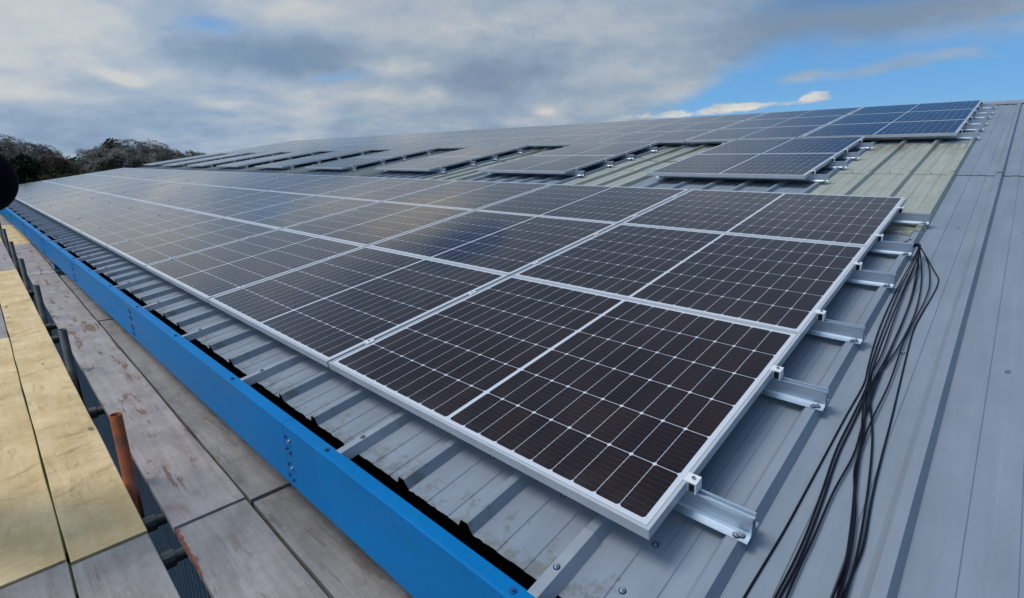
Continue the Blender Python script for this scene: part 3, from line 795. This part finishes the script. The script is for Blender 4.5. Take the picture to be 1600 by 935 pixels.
# ------------------------------------------------------------------ scaffold (boards run very slightly out of line with the gutter)
ZBD = -.60; SK = -.016
SROT = math.atan(SK)
def sy(y0, x): return y0 + SK * x
def board(x0, x1, yc, wd, material, label, cat='scaffold board', group='scaffold boards beside the gutter', dz=0.0, th=.038, seed=0, red=False):
    rng = random.Random(seed)
    ln_ = abs(x1 - x0) - .006
    mb = MB(); nx = max(6, int(ln_ / .12)); hw = wd / 2
    top = []
    for i_ in range(nx + 1):
        x = -ln_ / 2 + ln_ * i_ / nx
        e1 = mnoise.noise(Vector((x * 2.1, seed * 7.7, 0))) * .0035; e2 = mnoise.noise(Vector((x * 2.1, seed * 7.7, 9))) * .0035
        zz = mnoise.noise(Vector((x * .8, seed * 3.1, 4))) * .004
        top.append(((x, -hw + e1, zz), (x, hw + e2, zz)))
    c_ = .003
    vs = []
    for (a, b_) in top:
        vs += [(a[0], a[1], a[2] - th), (a[0], a[1], a[2] - c_), (a[0], a[1] + c_, a[2]), (b_[0], b_[1] - c_, b_[2]), (b_[0], b_[1], b_[2] - c_), (b_[0], b_[1], b_[2] - th)]
    fs = []
    for i_ in range(nx):
        o_ = i_ * 6
        for k_ in range(6):
            fs.append((o_ + k_, o_ + (k_ + 1) % 6, o_ + 6 + (k_ + 1) % 6, o_ + 6 + k_)[::-1])
    fs += [(0, 1, 2, 3, 4, 5), tuple(nx * 6 + k_ for k_ in (5, 4, 3, 2, 1, 0))]
    mb.add(vs, fs)
    xm = (x0 + x1) / 2
    t_ = thing('scaffold_board', label, cat, (xm, sy(yc, xm), ZBD + dz), (0, 0, SROT), group)
    mb.build('plank', material, t_)
    if red:
        pm = MB(); nseg = 40
        for i_ in range(nseg + 1):
            x = -ln_ / 2 + .004 + .36 * i_ / nseg
            e1 = mnoise.noise(Vector((x * 2.1, seed * 7.7, 0))) * .0035; zz = mnoise.noise(Vector((x * .8, seed * 3.1, 4))) * .004
            wdt_ = max(.0020, .007 + .008 * mnoise.noise(Vector((x * 31, 3, 0)))) * (1 - .75 * i_ / nseg)
            dn = .010 + .018 * abs(mnoise.noise(Vector((x * 22, 8, 0)))) 
            pm.v += [(x, -hw + e1 - .001, zz - .004 - dn), (x, -hw + e1 - .001, zz - .0028), (x, -hw + e1 + .0025, zz + .0009), (x, -hw + e1 + .003 + wdt_, zz + .0009)]
        for i_ in range(nseg):
            for q_ in range(3):
                pm.f.append([i_ * 4 + q_, i_ * 4 + 4 + q_, i_ * 4 + 5 + q_, i_ * 4 + 1 + q_]); pm.mi.append(0)
        pm.build('red_paint_mark', MT['red'], t_)
    return t_
# row A under the gutter
yA, yBq, yC, yD, yE = -.302, -.6085, -.974, -1.244, -1.515
wA, wB, wC = .286, .296, .262
board(2.4, -1.80, yA, wA, MT['dark_board'], 'damp grey board under the gutter nearest the camera', seed=1)
board(-1.83, -5.9, yA, wA, MT['dark_board'], 'long grey-brown board running under the gutter beyond the first black gap', seed=2, dz=-.003)
board(-5.93, -9.0, yA, wA, MT['dark_board'], 'third grey board along the gutter, ending at a wide black gap', seed=3)
board(-9.42, -10.3, yA, wA, MT['dark_board'], 'short grey board just beyond the wide gap under the gutter', seed=4, dz=.002)
board(-10.34, -14.2, yA, wA, MT['dark_board'], 'dim grey board far along the gutter past the short board', seed=5)
board(-14.3, -18.2, yA, wA, MT['grey_board'], 'grey board second from the far end under the gutter', seed=6)
board(-18.3, -26.5, yA, wA, MT['grey_board'], 'grey board at the far end under the gutter', seed=7)
# row B
board(2.4, -1.855, yBq, wB, MT['grey_board'], 'pale grey knotty board with a red end, in front of the orange tube', seed=8, red=True)
board(-1.865, -6.02, yBq, wB, MT['pink_board'], 'pinkish scraped board with brown gouges behind the orange tube', seed=9, dz=.002)
board(-6.03, -9.25, yBq, wB, MT['pink_board'], 'pinkish-grey board of the middle row beyond the scraped one', seed=10, dz=-.002)
board(-9.26, -13.2, yBq, wB, MT['pink_board'], 'fourth board of the middle row, pale and far off', seed=11)
board(-13.21, -17.7, yBq, wB, MT['new_board'], 'yellowish board far along the middle row', seed=12)
board(-17.71, -26.4, yBq, wB, MT['grey_board'], 'farthest grey board of the middle row', seed=13)
# row C and D, outside the row of standards
board(2.0, -1.925, yC, wC, MT['grey_board'], 'grey board with an oval knot at the bottom left, nearest the tubes', seed=14)
board(-1.935, -6.10, yC, wC, MT['new_board'], 'pale yellow new board beside the orange tube', seed=15, dz=.004)
board(-6.11, -10.05, yC, wC, MT['new_board'], 'second yellow board along the tubes, beyond the one at the orange tube', seed=16)
board(-10.06, -14.0, yC, wC, MT['pink_board'], 'washed grey board beyond the yellow ones along the tubes', seed=17)
board(-14.01, -19.0, yC, wC, MT['new_board'], 'farthest yellow board left of the row of tubes', seed=27)
board(2.0, -1.975, yD, wC, MT['grey_board'], 'dark grained grey board in the bottom left corner', seed=18, dz=-.003)
board(-1.985, -5.9, yD, wC, MT['new_board'], 'second pale yellow board at the left edge, behind the grey one', seed=19)
board(-5.91, -12.0, yD, wC, MT['grey_board'], 'grey board at the left edge beyond the yellow boards', seed=20)
board(-.5, -4.4, -1.786, wC, MT['grey_board'], 'grey board at the outermost edge where the hooded person stands', seed=40)
for k_, (a, b_) in enumerate(((2.0, -1.9), (-1.92, -5.8), (-5.82, -12.0))):
    board(a, b_, yE, wC, MT['grey_board'], ['outer edge board of the scaffold beside the camera', 'outer edge board of the scaffold beside the hooded person', 'outer edge board of the scaffold farther off'][k_], seed=30 + k_)
# standards (uprights) in the slot between rows
ysl = -.803
def standard(x, y, top, material, label):
    t_ = tag(obj('scaffold_tube', None, None, (x, y, GZ)), label, 'scaffold tube', 'upright tubes between the boards')
    mb = MB(); n_ = 20; ro, ri = .0265, .0225; h_ = top - GZ
    vs = []
    for (rr, z) in ((ro, 0), (ro, h_), (ri, h_), (ri, h_ - .25)):
        vs += [(rr * math.cos(2 * math.pi * a / n_), rr * math.sin(2 * math.pi * a / n_), z) for a in range(n_)]
    fs = []
    for q_ in range(3):
        for a in range(n_): fs.append((q_ * n_ + a, q_ * n_ + (a + 1) % n_, (q_ + 1) * n_ + (a + 1) % n_, (q_ + 1) * n_ + a))
    mb.add(vs, fs); o_ = mb.build('pipe', material, t_, smooth=False)
    for p_ in o_.data.polygons: p_.use_smooth = abs(p_.normal.z) < .5
    return t_
SX = [-2.43, -4.50, -6.55, -8.55, -10.55, -12.55, -14.6, -16.7]
STOP = [-.228, -.27, -.27, -.25, -.24, -.22, -.20, -.2]
for k_, (x, z) in enumerate(zip(SX, STOP)):
    if k_ == 0: lab = 'rusty orange scaffold tube sticking up between the yellow and scraped boards'
    elif k_ == len(SX) - 1: lab = 'grey scaffold tube stub farthest away at the left edge'
    else: lab = 'grey scaffold tube stub, %s beyond the orange one' % nth(k_)
    standard(x, sy(-.8165, x), z, MT['rust'] if k_ == 0 else MT['tube'], lab)
standard(-.40, sy(-.812, -.40), -.63, MT['tube'], 'grey scaffold tube nearest the camera, cut off below the boards')
# transoms under the boards
for k_, (x, lab) in enumerate(((-1.77, 'grey cross tube under the boards nearest the bottom of the picture'), (-2.09, 'grey cross tube just in front of the orange upright'),
                              (-3.66, 'grey cross tube behind the orange upright'), (-5.76, 'grey cross tube near the second grey stub'), (-6.3, 'grey cross tube beside the third grey stub'),
                              (-8.3, 'grey cross tube far along the slot'), (-.2, 'grey cross tube below the nearest boards'))):
    t_ = thing('scaffold_tube', lab, 'scaffold tube', (x, sy(-.8, x), ZBD - .068), (0, 0, SROT), 'cross tubes under the boards')
    MB().cyl((0, -1.15, 0), .027, 1.97, (0, 1, 0), 16).build('pipe', MT['tube'], t_, smooth=False)
    MB().cyl((0, -.06, 0), .038, .07, (0, 1, 0), 12).build('coupler', MT['tube'], t_)
for (y, lab) in ((-.80, 'long grey ledger tube under the slot between the boards'), (-1.62, 'long grey ledger tube under the outer boards')):
    t_ = thing('scaffold_tube', lab, 'scaffold tube', (-8, sy(y, -8) + .065, ZBD - .125 if y > -1 else ZBD - .125), (0, 0, SROT), 'ledger tubes under the boards')
    MB().cyl((-14, -.22 if y > -1 else 0, 0), .026, 25, (1, 0, 0), 14).build('pipe', MT['tube'], t_)
for k_ in range(6):
    x = -.4 - 4.1 * k_
    t_ = tag(obj('scaffold_tube', None, None, (x, sy(-1.66, x), GZ)), 'outer upright of the scaffold, %s from the camera end' % nth(k_ + 1), 'scaffold tube', 'outer uprights of the scaffold')
    MB().cyl((0, 0, 0), .026, -GZ + ZBD - .02, n=14).build('pipe', MT['tube'], t_)
# blue bracket under the gutter at the wide gap
br = tag(obj('gutter_bracket', None, None, (-9.5, -.25, ZB)), 'dark blue bracket under the gutter at the wide gap in the boards', 'bracket')
MB().box(-.03, .03, -.05, .22, -.16, -.006).build('plate', MT['bluebolt'], br)
MB().box(-.05, .05, -.055, .22, -.18, -.160).build('foot_plate', MT['bluebolt'], br)

# ------------------------------------------------------------------ person at the left edge: hooded, leaning over towards the roof
HEAD = CAM + ray(-41, 279) * 1.9
def person():
    fx = Vector((RT.x, RT.y, 0)); side = Vector((-fx.y, fx.x, 0)); up = Vector((0, 0, 1))
    base = Vector((HEAD.x, HEAD.y, 0)) - fx * .36; base.z = ZBD
    def p(f, s_, z): return fx * f + side * s_ + up * z
    joints = {'pelvis': (p(-.46, 0, .86), .135), 'belly': (p(-.36, 0, 1.01), .13), 'chest': (p(-.16, 0, 1.20), .140), 'neck': (p(.10, 0, 1.37), .058), 'headb': (p(.26, 0, 1.45), .06)}
    edges = [('pelvis', 'belly'), ('belly', 'chest'), ('chest', 'neck'), ('neck', 'headb')]
    for q, s_ in (('l', 1), ('r', -1)):
        joints.update({'hip' + q: (p(-.46, .10 * s_, .82), .095), 'knee' + q: (p(-.41, .11 * s_, .45), .062), 'ank' + q: (p(-.50, .12 * s_, .09), .045), 'toe' + q: (p(-.31, .13 * s_, .045), .04),
                       'sho' + q: (p(-.14, .19 * s_, 1.24), .068), 'elb' + q: (p(-.24, .25 * s_, .98), .047), 'wri' + q: (p(-.22, .20 * s_, .76), .033)})
        edges += [('pelvis', 'hip' + q), ('hip' + q, 'knee' + q), ('knee' + q, 'ank' + q), ('ank' + q, 'toe' + q), ('chest', 'sho' + q), ('sho' + q, 'elb' + q), ('elb' + q, 'wri' + q)]
    ks = list(joints)
    me = bpy.data.meshes.new('person'); me.from_pydata([joints[k][0] for k in ks], [(ks.index(a), ks.index(b_)) for a, b_ in edges], [])
    me.materials.append(MT['black'])
    o = bpy.data.objects.new('person', me); C.objects.link(o); o.location = base
    sk = o.modifiers.new('skin', 'SKIN'); sk.use_smooth_shade = True
    for i_, k in enumerate(ks):
        me.skin_vertices[0].data[i_].radius = (joints[k][1],) * 2
        me.skin_vertices[0].data[i_].use_root = (k == 'pelvis')
    sb = o.modifiers.new('sub', 'SUBSURF'); sb.levels = 2; sb.render_levels = 2
    tag(o, 'person in a black hooded jacket leaning in at the left edge, mostly out of frame', 'person')
    # head, hood
    hc = HEAD - base
    def ball(name, c, rad, sq, material, cut=None):
        bm = bmesh.new(); bmesh.ops.create_icosphere(bm, subdivisions=4, radius=1.0)
        for v_ in bm.verts:
            q_ = Vector(v_.co); f_, s_, z_ = q_.x * sq[0], q_.y * sq[1], q_.z * sq[2]
            if cut: f_, s_, z_ = cut(f_, s_, z_)
            v_.co = fx * f_ * rad + side * s_ * rad + up * z_ * rad + c
        m_ = bpy.data.meshes.new(name); bm.to_mesh(m_); bm.free(); m_.materials.append(material)
        for pl in m_.polygons: pl.use_smooth = True
        return obj(name, m_, o)
    def facecut(f_, s_, z_):
        if f_ > .5:
            nose = math.exp(-((s_ / .12) ** 2 + ((z_ + .1) / .22) ** 2)) * .22
            eyes = -(math.exp(-(((abs(s_) - .32) / .16) ** 2 + ((z_ - .12) / .12) ** 2))) * .10
            mouth = -math.exp(-((s_ / .28) ** 2 + ((z_ + .5) / .06) ** 2)) * .06
            f_ += nose + eyes + mouth
        if z_ < -.4: s_ *= 1 - .25 * min(1, (-z_ - .4))
        return f_, s_, z_
    ball('head', hc + fx * -.010, .098, (.98, .78, 1.15), MT['skin'], facecut)
    def hood(f_, s_, z_):
        if f_ > .62: f_ = .62 - (f_ - .62) * .9 if abs(s_) < .6 and -.75 < z_ < .7 else f_
        return f_, s_, z_ * (1.0 + .1 * (z_ < 0))
    ball('hood', hc, .125, (1.0, .92, 1.06), MT['black'])
    for s_ in (1, -1):
        hp = p(-.215, .195 * s_, .72)
        hm = MB(); hm.tube([p(-.22, .20 * s_, .77), hp, hp + fx * .03 - up * .05], [.028, .038, .034], 10)
        for k_ in range(4):
            a = hp + fx * (.015 + .018 * k_ - .02) - up * .055
            hm.tube([a, a - up * .035 + fx * .008, a - up * (.058 + .006 * (k_ in (1, 2))) - side * .012 * s_], [.0095, .009, .007], 8)
        hm.tube([hp + fx * .035, hp + fx * .058 - up * .03, hp + fx * .062 - up * .058], [.012, .011, .008], 8)
        hm.build('glove', MT['black'], o, smooth=True)
person()

# ------------------------------------------------------------------ trees
def far(px, dist):
    r_ = ray(px, 252); r_ = Vector((r_.x, r_.y, 0)); q = CAM + r_ * dist
    return Vector((q.x, q.y, GZ))
def bare_tree(px, dist, h, spread, seed, label, material, group='bare winter trees beyond the roof', twig_r=.017, dens=1.0):
    rng = random.Random(seed)
    t_ = thing('bare_tree', label, 'tree', far(px, dist), (0, 0, rng.uniform(0, 6)), group)
    trunk = MB(); crown = MB()
    th = h * .22
    trunk.tube([(0, 0, -.2), (rng.uniform(-.1, .1), 0, th * .5), (rng.uniform(-.2, .2), rng.uniform(-.2, .2), th)], [h * .034, h * .026, h * .022], 9)
    def grow(p_, d_, ln_, r_, lev):
        pts = [p_]; dd_ = d_.copy()
        for s_ in range(3):
            dd_ = (dd_ + Vector((rng.gauss(0, .18), rng.gauss(0, .18), rng.gauss(.05, .13)))).normalized()
            pts.append(pts[-1] + dd_ * ln_ / 3)
        tgt = trunk if lev < 2 else crown
        tgt.tube(pts, [r_, r_ * .85, r_ * .7, r_ * .5], 5 if lev < 3 else 3, caps=False)
        if lev >= 5: return
        nb = (6, 5, 5, 5, 4)[lev]
        for b_ in range(nb):
            k_ = rng.choice((1, 2, 3, 3)); st_ = pts[k_]
            ax = Vector((rng.gauss(0, 1), rng.gauss(0, 1), rng.gauss(.22, .5))).normalized()
            nd = (dd_ * .55 + ax * .8).normalized()
            grow(st_, nd, ln_ * rng.uniform(.52, .72), max(r_ * .52, twig_r), lev + 1)
    for b_ in range(int(6 * dens)):
        a = 2 * math.pi * b_ / 6 + rng.uniform(-.3, .3)
        dv = Vector((math.cos(a) * spread, math.sin(a) * spread, rng.uniform(.5, 1.0))).normalized()
        grow(Vector((0, 0, th * rng.uniform(.8, 1.0))), dv, h * .30, h * .014, 0)
    zs = sorted(p_[2] for p_ in crown.v); k_ = h / zs[int(len(zs) * .97)]
    rs_ = sorted(math.hypot(p_[0], p_[1]) for p_ in crown.v); rw = rs_[int(len(rs_) * .93)] * k_
    def dome(p_):
        x_, y_, z_ = p_[0] * k_, p_[1] * k_, p_[2] * k_
        zc = h * .45
        if z_ > zc:
            q_ = math.sqrt((x_ * x_ + y_ * y_) / rw ** 2 + ((z_ - zc) / (h - zc)) ** 2)
            wob = 1 + .10 * mnoise.noise(Vector((x_ * .8, y_ * .8, z_ * .8 + seed)))
            if q_ > .85 * wob:
                f_ = (.85 * wob + .15 * math.tanh((q_ - .85 * wob) / .3)) / q_
                x_, y_, z_ = x_ * f_, y_ * f_, zc + (z_ - zc) * f_
        return (x_, y_, z_)
    for m_ in (trunk, crown): m_.v = [dome(p_) for p_ in m_.v]
    trunk.build('trunk', MT['bark'], t_); crown.build('crown', material, t_)
    return t_
def leaf_mass(mb, cen, rad, n_, size, rng, power=.5):
    for _ in range(n_):
        v_ = Vector((rng.gauss(0, 1), rng.gauss(0, 1), rng.gauss(0, 1))).normalized()
        rr = rng.random() ** power
        p_ = Vector((cen[0] + v_.x * rad[0] * rr, cen[1] + v_.y * rad[1] * rr, cen[2] + v_.z * rad[2] * rr))
        a = Vector((rng.gauss(0, 1), rng.gauss(0, 1), rng.gauss(0, 1))).normalized(); b_ = a.orthogonal().normalized(); s_ = size * rng.uniform(.5, 1.3)
        c_ = a.cross(b_)
        mb.add([p_ - b_ * s_, p_ + c_ * s_ * .5, p_ + b_ * s_, p_ - c_ * s_ * .5], [(0, 1, 2, 3)])
def evergreen(px, dist, h, wdt, seed, label):
    rng = random.Random(seed)
    t_ = thing('evergreen_tree', label, 'tree', far(px, dist), (0, 0, 0), 'dark evergreens beyond the roof')
    MB().tube([(0, 0, -.2), (.1, 0, h * .4), (0, .1, h * .8)], [h * .03, h * .022, h * .008], 8).build('trunk', MT['bark'], t_)
    mb = MB()
    for k_ in range(26):
        a = rng.uniform(0, 6.28); q = rng.random() ** .6
        zz = h * rng.uniform(.3, .95); env = math.sqrt(max(.05, 1 - ((zz / h - .5) / .52) ** 2))
        leaf_mass(mb, (math.cos(a) * wdt * q * env, math.sin(a) * wdt * q * env, zz), (wdt * .34, wdt * .34, h * .10), 520, .17, rng, .45)
    mb.build('crown', MT['leaf'], t_)
def bush(px, dist, h, wdt, seed, material, label, group='hedge bushes beyond the far gable', n_=900):
    rng = random.Random(seed)
    t_ = thing('hedge_bush', label, 'bush', far(px, dist), (0, 0, 0), group)
    MB().tube([(0, 0, -.2), (.05, 0, h * .35), (0, 0, h * .6)], [.12, .09, .04], 6).build('stem', MT['bark'], t_)
    mb = MB()
    for k_ in range(9):
        a = rng.uniform(0, 6.28); q = rng.random() ** .5
        leaf_mass(mb, (math.cos(a) * wdt * q * .8, math.sin(a) * wdt * q * .8, h * rng.uniform(.25, .72)), (wdt * .5, wdt * .5, h * .28), n_ // 3, .13, rng, .5)
    mb.build('crown', material, t_)
bare_tree(6, 62, 10.5, 1.25, 1, 'large bare pale-twigged tree at the left edge, above the hooded person', MT['twig'])
bare_tree(134, 78, 9.3, .6, 3, 'thin bare tree with see-through twigs left of the dark evergreen', MT['twig'], dens=.34)
evergreen(184, 66, 9.75, 2.7, 4, 'dark rounded evergreen joined to the bare oak')
bare_tree(220, 66, 10.0, 1.15, 5, 'broad bare oak right of the dark evergreen', MT['twig'])
bare_tree(247, 70, 8.9, 1.3, 9, 'low bare tree sloping down right of the broad oak', MT['twig'], dens=.8)
bare_tree(289, 76, 8.9, 1.3, 6, 'small bare treetop just above the far end of the roof', MT['twig'])
bare_tree(46, 60, 8.2, .9, 7, 'low brownish bare tree right of the large left tree', MT['twigb'], dens=.8)
evergreen(35, 54, 7.6, 2.0, 8, 'dark low evergreen under the large left tree')
for k_ in range(26):
    px = -10 + k_ * 12.5
    rng = random.Random(100 + k_)
    pos = ['leftmost'] + [nth(j) + ' from left' for j in range(2, 21)] + [nth(26 - j) + ' from right' for j in range(20, 24)] + ['second from right', 'rightmost']
    mat_ = MT['leafb'] if (k_ % 3 != 0 and k_ > 6) else MT['leafg']
    bush(px, 50 + rng.uniform(-2, 6), 6.9 + rng.uniform(-.4, .25) - (.45 if 5 < k_ < 11 else 0), 1.8, 200 + k_, mat_, '%s bush of the %s hedge behind the far end of the roof, %s' % ('tangled', 'brown' if mat_ is MT['leafb'] else 'green', pos[k_]))
# low green scrub on the field before the hedge
sc = MB(); rng = random.Random(77)
for k_ in range(420):
    q = far(rng.uniform(-60, 330), rng.uniform(38, 50)); hgt = rng.uniform(1.0, 5.2)
    leaf_mass(sc, (q.x, q.y, GZ + hgt * .5), (1.0, 1.0, hgt * .55), 60, .20, rng, .6)
tag(sc.build('scrub', MT['leafg']), 'dark green scrub in front of the hedge', 'scrub', None, 'stuff')
# faint far woodland on the horizon
fw = MB(); rng = random.Random(78)
for k_ in range(500):
    q = far(rng.uniform(-300, 420), rng.uniform(230, 330))
    leaf_mass(fw, (q.x, q.y, GZ + rng.uniform(2, 7.5)), (5, 5, 2.6), 16, 1.3, rng, .6)
tag(fw.build('far_woodland', MT['leafg']), 'faint far woodland on the horizon', 'woodland', None, 'stuff')
